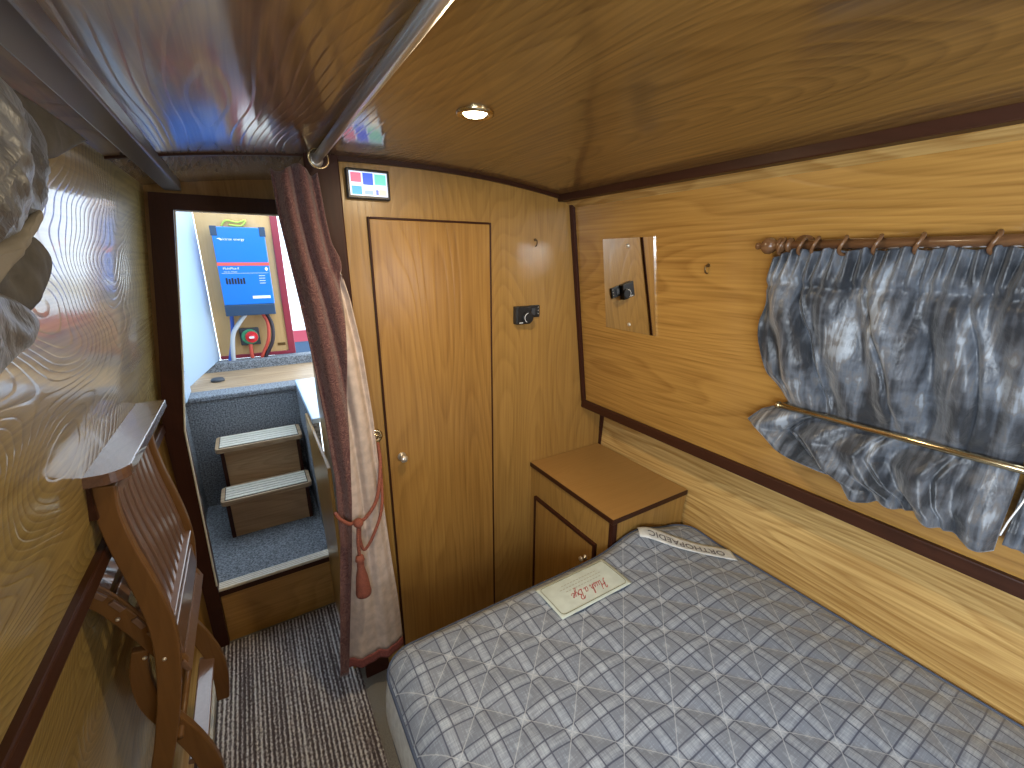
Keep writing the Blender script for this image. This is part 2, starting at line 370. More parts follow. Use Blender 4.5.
def text_mesh(body, size, shear=0, spacing=1.0, bold=0):
    cu = bpy.data.curves.new('lettering', 'FONT'); cu.body = body; cu.size = size; cu.shear = shear; cu.space_character = spacing
    cu.align_x = 'CENTER'; cu.align_y = 'CENTER'; cu.offset = bold; cu.resolution_u = 3
    o = bpy.data.objects.new('lettering', cu); C.objects.link(o)
    dg = bpy.context.evaluated_depsgraph_get(); me = o.evaluated_get(dg).to_mesh()
    v = [tuple(x.co) for x in me.vertices]; f = [list(p.vertices) for p in me.polygons]
    o.evaluated_get(dg).to_mesh_clear(); bpy.data.objects.remove(o); bpy.data.curves.remove(cu)
    return v, f
def lettering(mb, body, size, place, **k):
    v, f = text_mesh(body, size, **k); mb.add([place(a[0], a[1]) for a in v], f); return mb

# ------------------------------------------------------------------ hull shape
YB, Y0 = 1.50, -2.0            # bath bulkhead, back end
YD = 2.0                       # aft doorway bulkhead
def zc(x): return .300 - .058 * ((x - .475) / .69) ** 2
def xr(z): return lerp(1.318, 1.200, (z + .646) / .868)        # right cabin side, inner face
def xl(z): return lerp(-.358, -.250, (z + .63) / .852)         # left cabin side, inner face

# floor
S(MB().box(-.60, 1.60, Y0, 2.06, -1.75, -1.69).build('floor', 'floorcarpet'))
# ceiling: arched board
cb = MB(); N = 28
for y0, y1 in ((Y0, 2.02),):
    xs = [lerp(-.30, 1.25, i / N) for i in range(N + 1)]
    poly = [(x, zc(x)) for x in xs] + [(x, zc(x) + .03) for x in xs[::-1]]
    vs = [(p[0], y0, p[1]) for p in poly] + [(p[0], y1, p[1]) for p in poly]; L = len(poly)
    fs = []; cap = []
    for i in range(N):
        a, b_, c_, d_ = i, i + 1, L - 2 - i, L - 1 - i
        fs += [[a, a + L, b_ + L, b_], [d_, c_, c_ + L, d_ + L]]; cap += [[a, b_, c_, d_], [a + L, d_ + L, c_ + L, b_ + L]]
    cap += [[0, L - 1, 2 * L - 1, L], [N, N + L, N + 1 + L, N + 1]]
    cb.add(vs, fs); cb.add(vs, cap)
S(cb.build('ceiling', 'oak_ceiling', smooth=False))
for p in bpy.data.objects['ceiling'].data.polygons: p.use_smooth = abs(p.normal.z) > .8

# left side: upper leaning wall with two window openings
mb = MB(); WY = [(-.83, -.07), (-1.7, -1.1)]; WZ0, WZ1 = -.34, .0
def uleft(z0, z1, y0, y1): mb.lean(xl(z0), z0, xl(z1), z1, -.05, y0, y1)
uleft(-.63, .25, -.07, 2.0); uleft(-.63, .25, -1.1, -.83); uleft(-.63, .25, Y0, -1.7)
for a, b_ in WY: uleft(-.63, WZ0, a, b_); uleft(WZ1, .25, a, b_)
mb.lean(-.45, -1.69, -.41, -.63, -.03, Y0, 2.0)
S(mb.build('wall_left', 'oak_left'))
# right side
mb = MB()
def uright(z0, z1, y0, y1): mb.lean(xr(z0), z0, xr(z1), z1, .05, y0, y1)
uright(-.66, .25, .50, YB + .02); uright(-.66, .25, -1.1, -.10); uright(-.66, .25, Y0, -1.7)
for a, b_ in ((-.10, .50), (-1.7, -1.1)): uright(-.66, WZ0, a, b_); uright(WZ1, .25, a, b_)
S(mb.build('wall_right', 'oak_y'))
S(MB().lean(1.385, -1.69, 1.455, -.66, .03, Y0, YB + .02).build('wall_right_lower', 'oak_pale'))
# windows
for i, (side, a, b_) in enumerate((('l', -.83, -.07), ('l', -1.7, -1.1), ('r', -.10, .50), ('r', -1.7, -1.1))):
    X = xl if side == 'l' else xr; t = -.02 if side == 'l' else .02
    fr = MB()
    for z0, z1, y0, y1 in ((WZ0, WZ0 + .03, a, b_), (WZ1 - .03, WZ1, a, b_), (WZ0 + .03, WZ1 - .03, a, a + .03), (WZ0 + .03, WZ1 - .03, b_ - .03, b_)):
        fr.lean(X(z0) + t * .3, z0, X(z1) + t * .3, z1, t, y0, y1)
    S(fr.build('window_%d' % (i + 1), 'brass', bevel=.003))
# back wall
arc = [(lerp(-.30, 1.25, i / N), zc(lerp(-.30, 1.25, i / N)) + .01) for i in range(N + 1)]
S(MB().prism([(1.25, .2), (1.32, -.65), (1.45, -.66), (1.45, -1.69), (-.46, -1.69), (-.42, -.63), (-.36, -.63)] + arc, 'y', Y0 - .03, Y0).build('wall_back', 'oak_z'))
# bath bulkhead with its door
arc2 = [(lerp(.22, 1.24, i / N), zc(lerp(.22, 1.24, i / N)) + .01) for i in range(N + 1)]
mb = MB(); mb.prism([(1.24, .2), (1.34, -.66), (1.47, -.66), (1.47, -.8), (1.42, -1.69), (.22, -1.69)] + arc2, 'y', YB, YB + .03)
S(mb.build('wall_far', 'oak_z'))
DX0, DX1, DZ = .363, .816, .130
mb = MB(); mb.box(DX0 + .007, DX1 - .007, YB - .010, YB + .001, -1.68, DZ - .008)
door = S(mb.build('door_1', 'oak_door', bevel=.002))
mb = MB(); mb.box(DX0 + .001, DX0 + .007, YB - .012, YB + .001, -1.69, DZ - .001).box(DX1 - .007, DX1 - .001, YB - .012, YB + .001, -1.69, DZ - .001).box(DX0 + .008, DX1 - .008, YB - .012, YB + .001, DZ - .008, DZ - .001)
S(mb.build('trim_1', 'mahog_z', door, bevel=.002))
kb = MB().lathe([(.016, 0), (.016, -.004), (.006, -.006), (.006, -.018), (.013, -.022), (.015, -.030), (.011, -.037), (.002, -.040)], (.416, YB - .010, -.725), 'y')
kb.build('door_knob', 'chrome', door, smooth=True)
# side wall of the bath compartment and its corner post
S(MB().box(.200, .225, YB, 2.0, -1.69, .30).build('wall_side', 'oak_z'))
S(MB().box(.196, .292, YB - .018, YB + .001, -1.69, zc(.24) + .005).build('trim_2', 'mahog_z', bevel=.004))
# trims
mb = MB()
for i in range(N):
    x0, x1 = lerp(-.27, 1.215, i / N), lerp(-.27, 1.215, (i + 1) / N)
    if x1 < .24: a0, a1, hh = YB - .004, YB + .010, .006
    else: a0, a1, hh = YB - .012, YB + .001, .014
    mb.hexa([(x0, a0, zc(x0) - hh), (x1, a0, zc(x1) - hh), (x1, a1, zc(x1) - hh), (x0, a1, zc(x0) - hh), (x0, a0, zc(x0) + .003), (x1, a0, zc(x1) + .003), (x1, a1, zc(x1) + .003), (x0, a1, zc(x0) + .003)])
S(mb.build('trim_3', 'mahog', merge=True))
S(MB().lean(xr(-.66) - .014, -.66, xr(.22) - .014, .22, .02, YB - .022, YB + .001).build('trim_4', 'mahog_z', bevel=.003))     # corner post
S(MB().box(1.435, 1.47, YB - .018, YB + .001, -.92, -.68).build('trim_5', 'mahog_z', bevel=.003))
S(MB().box(1.128, 1.166, Y0, YB, .222, .250).build('trim_6', 'mahog', bevel=.003))                      # under ceiling, right
S(MB().hexa([(1.166, Y0, .226), (1.215, Y0, .195), (1.215, YB, .195), (1.166, YB, .226), (1.166, Y0, .26), (1.215, Y0, .26), (1.215, YB, .26), (1.166, YB, .26)]).build('trim_7', 'oak_pale'))
S(MB().lean(xr(-.645) - .012, -.690, xr(-.645) - .012, -.650, .16, Y0, YB).build('trim_8', 'mahog', bevel=.004))                  # gunwale, right
S(MB().box(-.42, -.338, Y0, 1.96, -.635, -.600).build('trim_9', 'mahog', bevel=.004))                                            # gunwale, left
S(MB().box(-.192, -.142, Y0, 1.98, .222, .256).build('trim_10', 'trimmetal', bevel=.004))                                        # cable cover along ceiling
# aft doorway bulkhead
mb = MB()
arc3 = [(lerp(-.29, .20, i / 10), zc(lerp(-.29, .20, i / 10)) + .005) for i in range(11)]
mb.prism([(.20, .185), (-.29, .185)] + arc3, 'y', YD, YD + .03)
mb.prism([(-.30, .19), (-.225, .19), (-.31, -.52), (-.335, -.66), (-.34, -1.69), (-.46, -1.69), (-.42, -.64), (-.38, -.64)], 'y', YD, YD + .03)
S(mb.build('wall_aft', 'oak_z'))
mb = MB()
fo = [(-.228, .215), (-.318, -.50), (-.352, -.66), (-.345, -1.69)]; fi = [(-.176, .162), (-.252, -.40), (-.288, -.66), (-.298, -1.40)]
fo = [(-.236, .213), (-.300, -.30), (-.345, -.62), (-.345, -1.69)]; fi = [(-.176, .160), (-.243, -.36), (-.284, -.64), (-.296, -1.69)]
for k in range(3):
    mb.hexa([(fo[k + 1][0], YD - .035, fo[k + 1][1]), (fi[k + 1][0], YD - .035, fi[k + 1][1]), (fi[k + 1][0], YD + .035, fi[k + 1][1]), (fo[k + 1][0], YD + .035, fo[k + 1][1]),
             (fo[k][0], YD - .035, fo[k][1]), (fi[k][0], YD - .035, fi[k][1]), (fi[k][0], YD + .035, fi[k][1]), (fo[k][0], YD + .035, fo[k][1])])
mb.hexa([(fi[0][0], YD - .035, .160), (.20, YD - .035, .160), (.20, YD + .035, .160), (fi[0][0], YD + .035, .160), (fo[0][0], YD - .035, .213), (.20, YD - .035, .213), (.20, YD + .035, .213), (fo[0][0], YD + .035, .213)])
S(mb.build('door_frame_2', 'mahog_z'))
mb = MB()   # bright strip lining the opening
pts = [(.19, .157), (-.172, .157), (-.240, -.36), (-.281, -.64), (-.293, -1.36)]
mb.tube([(p[0], YD - .037, p[1]) for p in pts], .0035, 6)
S(mb.build('trim_11', 'cream'))

S(MB().prism([(1.99, -1.69), (1.99, -1.40), (2.20, -.80), (2.225, -.735), (1.55, -.735), (1.55, -1.69)], 'x', .158, .171).build('trim_16', 'oak_z', bevel=.003))
# ------------------------------------------------------------------ step, landing, stairwell (aft of the doorway)
mb = MB().box(-.30, .20, YD - .005, YD + .02, -1.69, -1.425)
S(mb.build('wall_step_riser', 'oak_x'))
S(MB().box(-.30, .20, YD - .016, YD - .004, -1.435, -1.408).build('trim_12', 'mahog'))
nos = thing('step_nosing', 'cream ribbed nosing strip along the front edge of the blue-grey carpeted landing', 'step nosing', (-.05, YD, -1.408))
MB().box(-.297, .20, YD - .020, YD + .028, -1.408, -1.392).build('nosing_board', 'cream', nos, bevel=.004)
mb = MB()
for k in range(3): mb.box(-.295, .198, YD - .010 + k * .013, YD - .008 + k * .013, -1.3925, -1.3912)
mb.build('groove', 'teak', nos)
S(MB().box(-.42, .20, YD + .02, 2.83, -1.45, -1.40).build('floor_landing', 'greycarpet'))
S(MB().box(-.42, -.375, YD + .035, 2.83, -1.45, -.66).box(-.42, .22, 2.80, 2.86, -1.45, -.76).build('wall_stairwell', 'greycarpet'))
S(MB().box(-.42, .22, 2.79, 2.93, -.765, -.735).build('trim_13', 'greycarpet', bevel=.008))
S(MB().box(.172, .20, YD + .035, 2.80, -1.45, -.73).build('wall_stairwell_right', 'greycarpet'))
S(MB().box(.170, .30, YD + .035, 2.80, -.73, -.705).build('trim_14', 'whitepaint', bevel=.004))
def stair(y0, y1, yb, zt, zb, label, w0, w1):
    t = thing('step_box', label, 'step', ((w0 + w1) / 2, y0, zb), 'wooden steps up to the stern')
    MB().box(w0 + .03, w1 - .03, y0 + .035, yb, zb, zt - .03).build('riser_box', 'teak', t)
    for x in (w0 + .018, w1 - .034): MB().box(x, x + .018, y0 + .028, yb, zb, zt - .03).build('side_post', 'mahog_z', t, bevel=.002)
    r = .022; pl = []
    for cx, cy, a0 in ((w1 - r, y0 + r, -90), (w1 - r, y1 - r, 0), (w0 + r, y1 - r, 90), (w0 + r, y0 + r, 180)):
        pl += [(cx + r * math.cos(math.radians(a0 + a)), cy + r * math.sin(math.radians(a0 + a))) for a in (0, 30, 60, 90)]
    tb = MB().prism(pl, 'z', zt - .03, zt - .004).build('tread', 'ply', t, bevel=.003)
    n = 5; d = (y1 - y0 - .03) / n
    for k in range(n):
        MB().box(w0 + .022, w1 - .022, y0 + .015 + k * d + .0035, y0 + .015 + (k + 1) * d - .0035, zt - .006, zt).build('tread_slat', 'cream', tb)
    MB().box(w0 + .018, w1 - .018, y0 + .013, y1 - .013, zt - .0045, zt - .003).build('slat_backing', 'black', tb)
stair(2.355, 2.53, 2.62, -1.170, -1.40, 'lower wooden step box with cream striped tread on the landing', -.265, .155)
stair(2.56, 2.76, 2.798, -.965, -1.40, 'upper wooden step box with cream striped tread against the carpeted wall', -.265, .155)
# stern deck: plywood sill, carpeted ledge, left side door
S(MB().box(-.60, .60, 2.93, 3.44, -.78, -.742).build('floor_stern', 'ply'))
S(MB().box(-.40, .60, 3.42, 3.52, -.78, -.680).build('trim_15', 'greycarpet', bevel=.008))
S(MB().box(-.60, 1.2, 3.52, 4.4, -.90, -.86).build('floor_engine', 'black'))
S(MB().box(-.46, -.42, YD + .03, 3.3, -.76, .20).build('wall_stern_left', 'whitepaint'))
dr = thing('steel_door', 'open pale blue-white steel door at the left of the stern', 'door', (-.38, 3.0, -.735))
mb = MB().hexa([(-.40, 3.03, -.735), (-.375, 3.02, -.735), (-.222, 3.52, -.675), (-.25, 3.53, -.675), (-.40, 3.03, .42), (-.375, 3.02, .42), (-.222, 3.52, .42), (-.25, 3.53, .42)])
mb.build('door_panel', 'whitepaint', dr, bevel=.004)
pk = MB().box(-.375, -.350, 2.70, 2.93, -.735, .30); pk = pk.build('door_post', 'whitepaint', dr, bevel=.01)
# inverter board
bd = thing('equipment_board', 'honey plywood board with burgundy edge standing at the stern behind the blue unit', 'board', (.02, 3.53, -.68))
MB().box(-.22, .205, 3.53, 3.548, -.66, .36).build('board_panel', 'ply_z', bd)
MB().box(.205, .250, 3.515, 3.555, -.66, .36).build('board_edge', 'burgpaint', bd, bevel=.003)
MB().box(-.22, .25, 3.515, 3.56, -.68, -.655).build('board_foot', 'burgpaint', bd, bevel=.003)
MB().box(.14, .19, 3.527, 3.531, -.615, -.595).build('maker_plate', 'brassdark', bd)
inv = thing('inverter_unit', 'bright blue wall-mounted inverter with red stripe on the plywood board', 'inverter', (.01, 3.50, -.37))
IY = 3.40
MB().box(-.137, .155, IY, 3.528, -.300, .190).build('housing', 'blue', inv, bevel=.006)
MB().box(-.139, .153, IY - .002, 3.528, -.372, -.300).build('terminal_cover', 'bluedark', inv, bevel=.004)
MB().box(-.138, .156, IY - .002, IY + .004, -.048, -.028).build('stripe', 'redstripe', inv)
for x in (-.143, .125): MB().box(x, x + .036, IY - .003, IY + .05, .135, .195).build('corner_cap', 'bluedark', inv, bevel=.003)
pl = lambda x, z, s=1: (lambda a, b: (x + a * s, IY - .0035, z + b * s))
mb = MB(); lettering(mb, 'victron energy', .022, pl(-.03, .115)); mb.prism([(-.115, .118), (-.10, .113), (-.092, .105), (-.088, .113), (-.10, .122)], 'y', IY - .003, IY + .001)
mb.build('logo', 'white', inv)
mb = MB(); lettering(mb, 'MultiPlus-II', .020, pl(-.065, -.066)); lettering(mb, 'Inverter / Charger', .010, pl(-.07, -.086))
mb.box(-.12, .145, IY - .002, IY + .001, -.0965, -.095)
mb.build('model_text', 'white', inv)
MB().prism([(.125, -.07), (.135, -.055), (.145, -.07), (.135, -.085)], 'y', IY - .003, IY + .001).build('warning_mark', 'white', inv)
mb = MB()
for k in range(4): mb.box(.085 - .0, .12, IY - .002, IY + .001, -.115 - k * .016, -.112 - k * .016)
mb.build('small_print', 'white', inv)
MB().box(.03, .135, IY - .002, IY + .001, -.262, -.244).build('serial_strip', 'white', inv)
mb = MB()
for k in range(7): mb.box(-.105 + k * .016, -.095 + k * .016, IY - .002, IY + .001, -.165, -.125 - .006 * (k % 2))
mb.build('indicator_block', 'dark', inv)
# battery switch + cables
sw = thing('battery_switch', 'red rotary battery switch with green ring below the blue inverter', 'switch', (-.02, 3.5, -.54))
MB().box(-.085, .035, 3.50, 3.53, -.590, -.470).build('backplate', 'darkgrey', sw, bevel=.006)
MB().lathe([(.052, 0), (.052, -.012), (.046, -.016)], (-.025, 3.50, -.530), 'y').build('dial_ring', 'green', sw, smooth=False)
MB().lathe([(.040, 0), (.038, -.022), (.022, -.024), (.020, -.036), (.014, -.040)], (-.015, 3.486, -.530), 'y').build('dial_knob', 'red', sw)
MB().box(-.03, .0, 3.444, 3.450, -.536, -.522).build('dial_mark', 'white', sw)
def cable(pts, r, mat, label):
    o = MB().tube(catmull([Vector(p) for p in pts], 6), r, 8).build('cable', mat, smooth=True)
    return tag(o, label, 'cable')
cable([(-.03, 3.47, -.37), (-.07, 3.46, -.42), (-.12, 3.46, -.50), (-.14, 3.46, -.62), (-.145, 3.47, -.70)], .014, 'greycable', 'thick grey cable curving down from the blue inverter')
cable([(-.11, 3.49, -.37), (-.12, 3.49, -.47), (-.135, 3.49, -.56), (-.17, 3.47, -.70)], .012, 'bluecable', 'blue cable at the far left below the inverter')
cable([(.07, 3.48, -.37), (.095, 3.47, -.44), (.085, 3.46, -.55), (.04, 3.47, -.65), (.02, 3.48, -.70)], .011, 'redcable', 'red cable bowing down on the right below the inverter')
cable([(.095, 3.48, -.37), (.12, 3.47, -.45), (.11, 3.46, -.56), (.06, 3.47, -.66), (.045, 3.48, -.70)], .012, 'blackcable', 'black cable outermost right below the inverter')
cable([(-.03, 3.50, -.58), (-.032, 3.49, -.64), (-.03, 3.49, -.70)], .012, 'redcable', 'short red cable running straight down from the rotary switch')
cable([(-.08, 3.52, .20), (-.05, 3.51, .235), (.01, 3.51, .225), (.06, 3.51, .24), (.03, 3.51, .205), (-.04, 3.51, .21)], .006, 'yellowcable', 'green and yellow earth cable looped above the inverter')
pt = MB().lathe([(.036, 0), (.038, .008), (.032, .018), (.012, .022)], (-.235, 3.16, -.742), 'z').build('deck_cap', 'darkgrey', smooth=True)
tag(pt, 'small dark grey rubber cap lying on the plywood sill by the steel door', 'cap')
fb = MB().box(-.20, -.15, 3.54, 3.58, -.73, -.70); fo_ = fb.build('white_fitting', 'white', bevel=.004)
tag(fo_, 'small white fitting in the gap between steel door and board foot', 'fitting')
bo = thing('neighbouring_boat', 'burgundy and white boat side seen in daylight past the curtain', 'boat', (.9, 6.0, -1.6))
MB().box(.2, 2.2, 6.0, 6.4, -1.8, -1.02).build('hull', 'bluedark', bo)
MB().box(.2, 2.2, 5.99, 6.4, -1.02, -.88).build('gunwale', 'burgpaint', bo)
MB().box(.2, 2.2, 6.02, 6.4, -.88, -.72).build('stripe', 'white', bo)
MB().box(.2, 2.2, 6.03, 6.4, -.72, -.62).build('cabin_band', 'cream', bo)

# ------------------------------------------------------------------ ceiling downlight
dl = thing('ceiling_downlight', 'small round lit downlight recessed in the ceiling', 'ceiling light', (.471, .927, .303))
MB().lathe([(.027, .004), (.030, -.004), (.034, -.008), (.040, -.006), (.042, .004)], (.471, .927, zc(.471)), 'z', 28).build('bezel', 'brass', dl, smooth=True)
MB().lathe([(.026, -.002), (.022, -.006), (.012, -.008), (.001, -.009)], (.471, .927, zc(.471) - .001), 'z', 28).build('bulb', 'lamp', dl, smooth=True)

# ------------------------------------------------------------------ curtain pole under the ceiling
po = thing('ceiling_pole', 'polished metal curtain pole running along under the ceiling', 'curtain pole', (.228, 1.2, .275))
MB().tube([(.228, 1.475, .276), (.228, -1.2, .276)], .0125, 14).build('tube', 'chrome', po, smooth=True)
MB().lathe([(.02, 0), (.02, -.006), (.014, -.010)], (.228, 1.482, .276), 'y').build('end_socket', 'chrome', po, smooth=True)

# ------------------------------------------------------------------ doorway curtain
cu = thing('doorway_curtain', 'long burgundy and cream curtain gathered beside the bathroom door', 'curtain', (.22, 1.42, .2))
XL = [(-1.54, .093), (-1.525, .096), (-1.20, .129), (-.956, .155), (-.722, .164), (-.503, .157), (-.286, .144), (-.148, .133), (-.005, .119), (.115, .107), (.24, .103)]
XR = [(-1.54, .345), (-1.527, .345), (-1.304, .340), (-1.065, .326), (-.847, .316), (-.685, .311), (-.533, .308), (-.286, .293), (-.125, .272), (-.034, .252), (-.034, .244), (.108, .226), (.24, .216)]
XB = [(-1.54, .125), (-1.307, .154), (-1.051, .183), (-.811, .204), (-.516, .223), (-.281, .241), (-.049, .250), (.0, .262)]
def cy(x, z):
    t = (x - interp(XL, z)) / (interp(XR, z) - interp(XL, z)); g = sm((z + 1.2) / 1.4)
    amp = lerp(.007, .020, g)
    return 1.415 + amp * math.sin(t * 15 + .8 + z * .8) + .003 * math.sin(t * 31 + z * 3) - .02 * math.sin(t * PI)
def cloth(fn, nu, nv, name, mat, parent, th=.004):
    return MB().grid(fn, nu, nv).build(name, mat, parent, smooth=True, solid=th)
zt = .235
def f_b(u, v):
    z = lerp(zt - .012 * math.sin(u * 9), -1.545, v); a = interp(XL, z); b_ = interp(XB, z) if z < 0 else interp(XR, z)
    b_ = lerp(interp(XR, z), interp(XB, z), sm((.05 - z) / .09)); x = lerp(a, b_, u); return (x, cy(x, z), z)
def f_c(u, v):
    z = lerp(-.0, -1.475 - .02 * u, v); b_ = interp(XR, z); a = lerp(b_ - .002, interp(XB, z), sm((.05 - z) / .09)); x = lerp(a, b_, u); return (x, cy(x, z) + .003, z)
def f_h(u, v):
    z = lerp(-1.475 - .02 * u, -1.515 - .02 * u, v); a = interp(XB, z); b_ = interp(XR, z); x = lerp(a, b_, u); return (x, cy(x, z) + .001, z)
cloth(f_b, 40, 110, 'burgundy_panel', 'burgcloth', cu); cloth(f_c, 40, 90, 'cream_panel', 'creamcloth', cu); cloth(f_h, 40, 4, 'hem', 'hem', cu, .005)
MB().tube([(.225 + .026 * math.cos(a), 1.41, .268 + .026 * math.sin(a)) for a in [2 * PI * k / 18 for k in range(18)]], .003, 6, closed=True).build('curtain_ring', 'brass', cu, smooth=True)
# tie-back rope with tassel, hooked on the bulkhead
tb = thing('curtain_tieback', 'terracotta rope tieback with a hanging tassel around the long curtain', 'tieback', (.32, 1.47, -.62))
hk = thing('tieback_hook', 'small brass hook on the bulkhead holding the rope tieback', 'hook', (.325, 1.49, -.62))
MB().lathe([(.026, 0), (.026, -.004), (.019, -.008), (.016, -.005), (.006, -.008), (.006, -.02)], (.327, 1.50, -.625), 'y').build('rosette', 'brass', hk, smooth=True)
MB().tube([(.327 + .012 * math.cos(a), 1.478, -.628 + .012 * math.sin(a)) for a in [k * .4 for k in range(13)]], .0035, 8).build('hook_loop', 'brass', hk, smooth=True)
pts = catmull([(.325, 1.466, -.640), (.318, 1.42, -.70), (.285, 1.368, -.80), (.238, 1.362, -.862), (.205, 1.362, -.865)], 8)
MB().tube(pts, .0065, 8).build('rope', 'rope', tb, smooth=True)
MB().tube(catmull([(.326, 1.472, -.645), (.322, 1.44, -.74), (.300, 1.38, -.85), (.262, 1.36, -.93), (.225, 1.362, -.985), (.212, 1.36, -.94), (.216, 1.356, -.88)], 8), .0055, 8).build('rope_loop', 'rope', tb, smooth=True)
MB().tube(catmull([(.205, 1.362, -.865), (.185, 1.364, -.868), (.160, 1.38, -.850), (.150, 1.41, -.84)], 6), .0065, 8).build('rope_end', 'rope', tb, smooth=True)
MB().ball((.212, 1.354, -.868), .017).build('knot', 'rope', tb, smooth=True)
MB().tube(catmull([(.212, 1.354, -.87), (.204, 1.35, -.93), (.203, 1.35, -.99)], 6), .006, 8).build('tassel_cord', 'rope', tb, smooth=True)
MB().lathe([(.004, .03), (.014, .022), (.016, .008), (.010, -.002), (.013, -.008), (.012, -.02), (.020, -.06), (.027, -.125), (.026, -.135)], (.203, 1.350, -1.02), 'z', 22).build('tassel', 'rope', tb, smooth=True)

# ------------------------------------------------------------------ things on the bulkhead
cp = thing('control_display', 'small black framed display with coloured tiles above the bathroom door corner', 'display', (.372, YB, .22))
MB().box(.308, .441, YB - .022, YB, .178, .266).build('bezel', 'dark', cp, bevel=.004)
scr = plain('screen_white', (.55, .66, .85), .3, emit=.75)
sc = MB().box(.317, .432, YB - .0235, YB - .021, .188, .257).build('screen', scr, cp)
for (x0, x1, z0, z1, c, nm) in ((.321, .352, .226, .253, (.62, .13, .22), 'red'), (.357, .388, .220, .254, (.03, .10, .70), 'blue'), (.393, .428, .222, .252, (.12, .50, .42), 'green'),
                            (.322, .352, .191, .215, (.05, .33, .72), 'azure'), (.360, .386, .192, .204, (.25, .38, .70), 'steel'), (.395, .403, .192, .207, (.12, .18, .55), 'indigo'), (.404, .428, .191, .209, (.72, .55, .42), 'sand'), (.393, .428, .211, .218, (1, .95, .85), 'white')):
    MB().box(x0, x1, YB - .0242, YB - .023, z0, z1).build('tile', plain('tile_' + nm, c, .4, emit=.8), sc)
th = thing('thermostat', 'square black thermostat with a dial on the bulkhead wall', 'thermostat', (.954, YB, -.222))
MB().box(.918, .990, YB - .028, YB, -.259, -.186).build('body', 'dark', th, bevel=.004)
MB().lathe([(.024, 0), (.024, -.008), (.020, -.010)], (.972, YB - .027, -.232), 'y', 26).build('dial', 'dark', th, smooth=False)
mb = MB().tube([(.972 + .019 * math.cos(math.radians(a)), YB - .0375, -.232 + .019 * math.sin(math.radians(a))) for a in range(100, 250, 12)], .0013, 6)
mb.build('dial_scale', 'white', th)
MB().box(.932, .949, YB - .0295, YB - .027, -.2535, -.2505).build('name_mark', 'white', th)
sk = thing('socket_plate', 'small black switch plate right next to the thermostat', 'switch plate', (1.017, YB, -.21))
MB().box(.992, 1.045, YB - .010, YB, -.236, -.186).build('plate', 'dark', sk, bevel=.003)
mb = MB().box(1.000, 1.020, YB - .014, YB - .009, -.226, -.200).build('rocker', 'darkgrey', sk, bevel=.002)
mb = MB()
for z in (-.195, -.208, -.221): mb.ball((1.037, YB - .010, z), .0025, 8)
mb.build('screws', 'chrome', sk)
def hook(x, y, z, axis, label):
    h = thing('brass_hook', label, 'hook', (x, y, z), )
    d = Vector((0, -1, 0)) if axis == 'y' else Vector((-1, 0, 0))
    p = Vector((x, y, z))
    MB().tube([p + Vector((0, 0, .012)), p + Vector((0, 0, .012)) + d * .004], .006, 12).build('plate', 'brassdark', h)
    MB().tube(catmull([p + Vector((0, 0, .012)), p + d * .014 + Vector((0, 0, .010)), p + d * .016 + Vector((0, 0, -.002)), p + d * .012 + Vector((0, 0, -.010)), p + d * .004 + Vector((0, 0, -.012))], 5), .0026, 8).build('hook_arm', 'brassdark', h, smooth=True)
hook(1.021, YB, .061, 'y', 'tiny dark hook on the bulkhead above the thermostat')
hook(xr(-.03), .855, -.03, 'x', 'tiny dark hook on the right wall between mirror and curtain rod')
# mirror on the right wall
mi = thing('wall_mirror', 'small frameless rectangular mirror screwed to the right wall', 'mirror', (1.24, 1.19, -.1))
ya, yb_ = 1.315, 1.066; za, zb_ = .074, -.272
def mx_(z, d): return xr(z) - d
mb = MB().hexa([(mx_(zb_, .006), ya, zb_), (mx_(zb_, .006), yb_ - .012, zb_), (mx_(zb_, .0), yb_ - .012, zb_), (mx_(zb_, .0), ya, zb_),
                (mx_(za, .006), ya, za), (mx_(za, .006), yb_, za), (mx_(za, .0), yb_, za), (mx_(za, .0), ya, za)])
mb.build('glass', 'mirror', mi)
for z in (.047, -.245): MB().lathe([(.007, 0), (.007, -.002), (.003, -.004)], (mx_(z, .006), 1.185, z), 'x', 14).build('screw', 'chrome', mi, smooth=True)

# ------------------------------------------------------------------ bedside cabinet
cx0, cx1, c0, c1 = 1.020, 1.425, .960, 1.497
cb_ = thing('bedside_cabinet', 'oak bedside cabinet with mahogany edging between bulkhead and bed', 'cabinet', (1.2, 1.2, -1.69))
mb = MB().hexa([(cx0, c0 + .002, -1.69), (1.372, c0 + .002, -1.69), (1.372, c1, -1.69), (cx0, c1, -1.69), (cx0, c0 + .002, -.929), (cx1 + .006, c0 + .002, -.929), (cx1 + .006, c1, -.929), (cx0, c1, -.929)])
mb.build('body', 'oak_z', cb_)
MB().box(cx0 - .008, cx1 + .004, c0 - .006, c1, -.929, -.909).build('worktop_edge', 'mahog', cb_, bevel=.002)
MB().box(cx0 - .004, cx1 + .004, c0 - .002, c1, -.912, -.9075).build('worktop', wood('oak_cabinet_top', (.36, .20, .062), (.27, .14, .038), 'x', rough=.35, bump=.08, contrast=.5, seed=13), cb_)
MB().box(cx0 - .003, cx0 + .02, c0 - .003, c0 + .018, -1.69, -.929).build('corner_post', 'mahog_z', cb_, bevel=.002)
dd = MB().box(cx0 - .010, cx0, 1.048, 1.440, -1.62, -1.075).build('door', 'oak_door', cb_, bevel=.002)
MB().box(cx0 - .013, cx0, 1.036, 1.452, -1.075, -1.062).box(cx0 - .013, cx0, 1.036, 1.048, -1.63, -1.075).box(cx0 - .013, cx0, 1.440, 1.452, -1.63, -1.075).build('edging', 'mahog_z', dd)
MB().lathe([(.010, 0), (.010, -.003), (.005, -.005), (.005, -.016), (.011, -.020), (.010, -.028), (.003, -.030)], (cx0 - .010, 1.085, -1.15), 'x', 16).build('knob', 'chrome', dd, smooth=True)

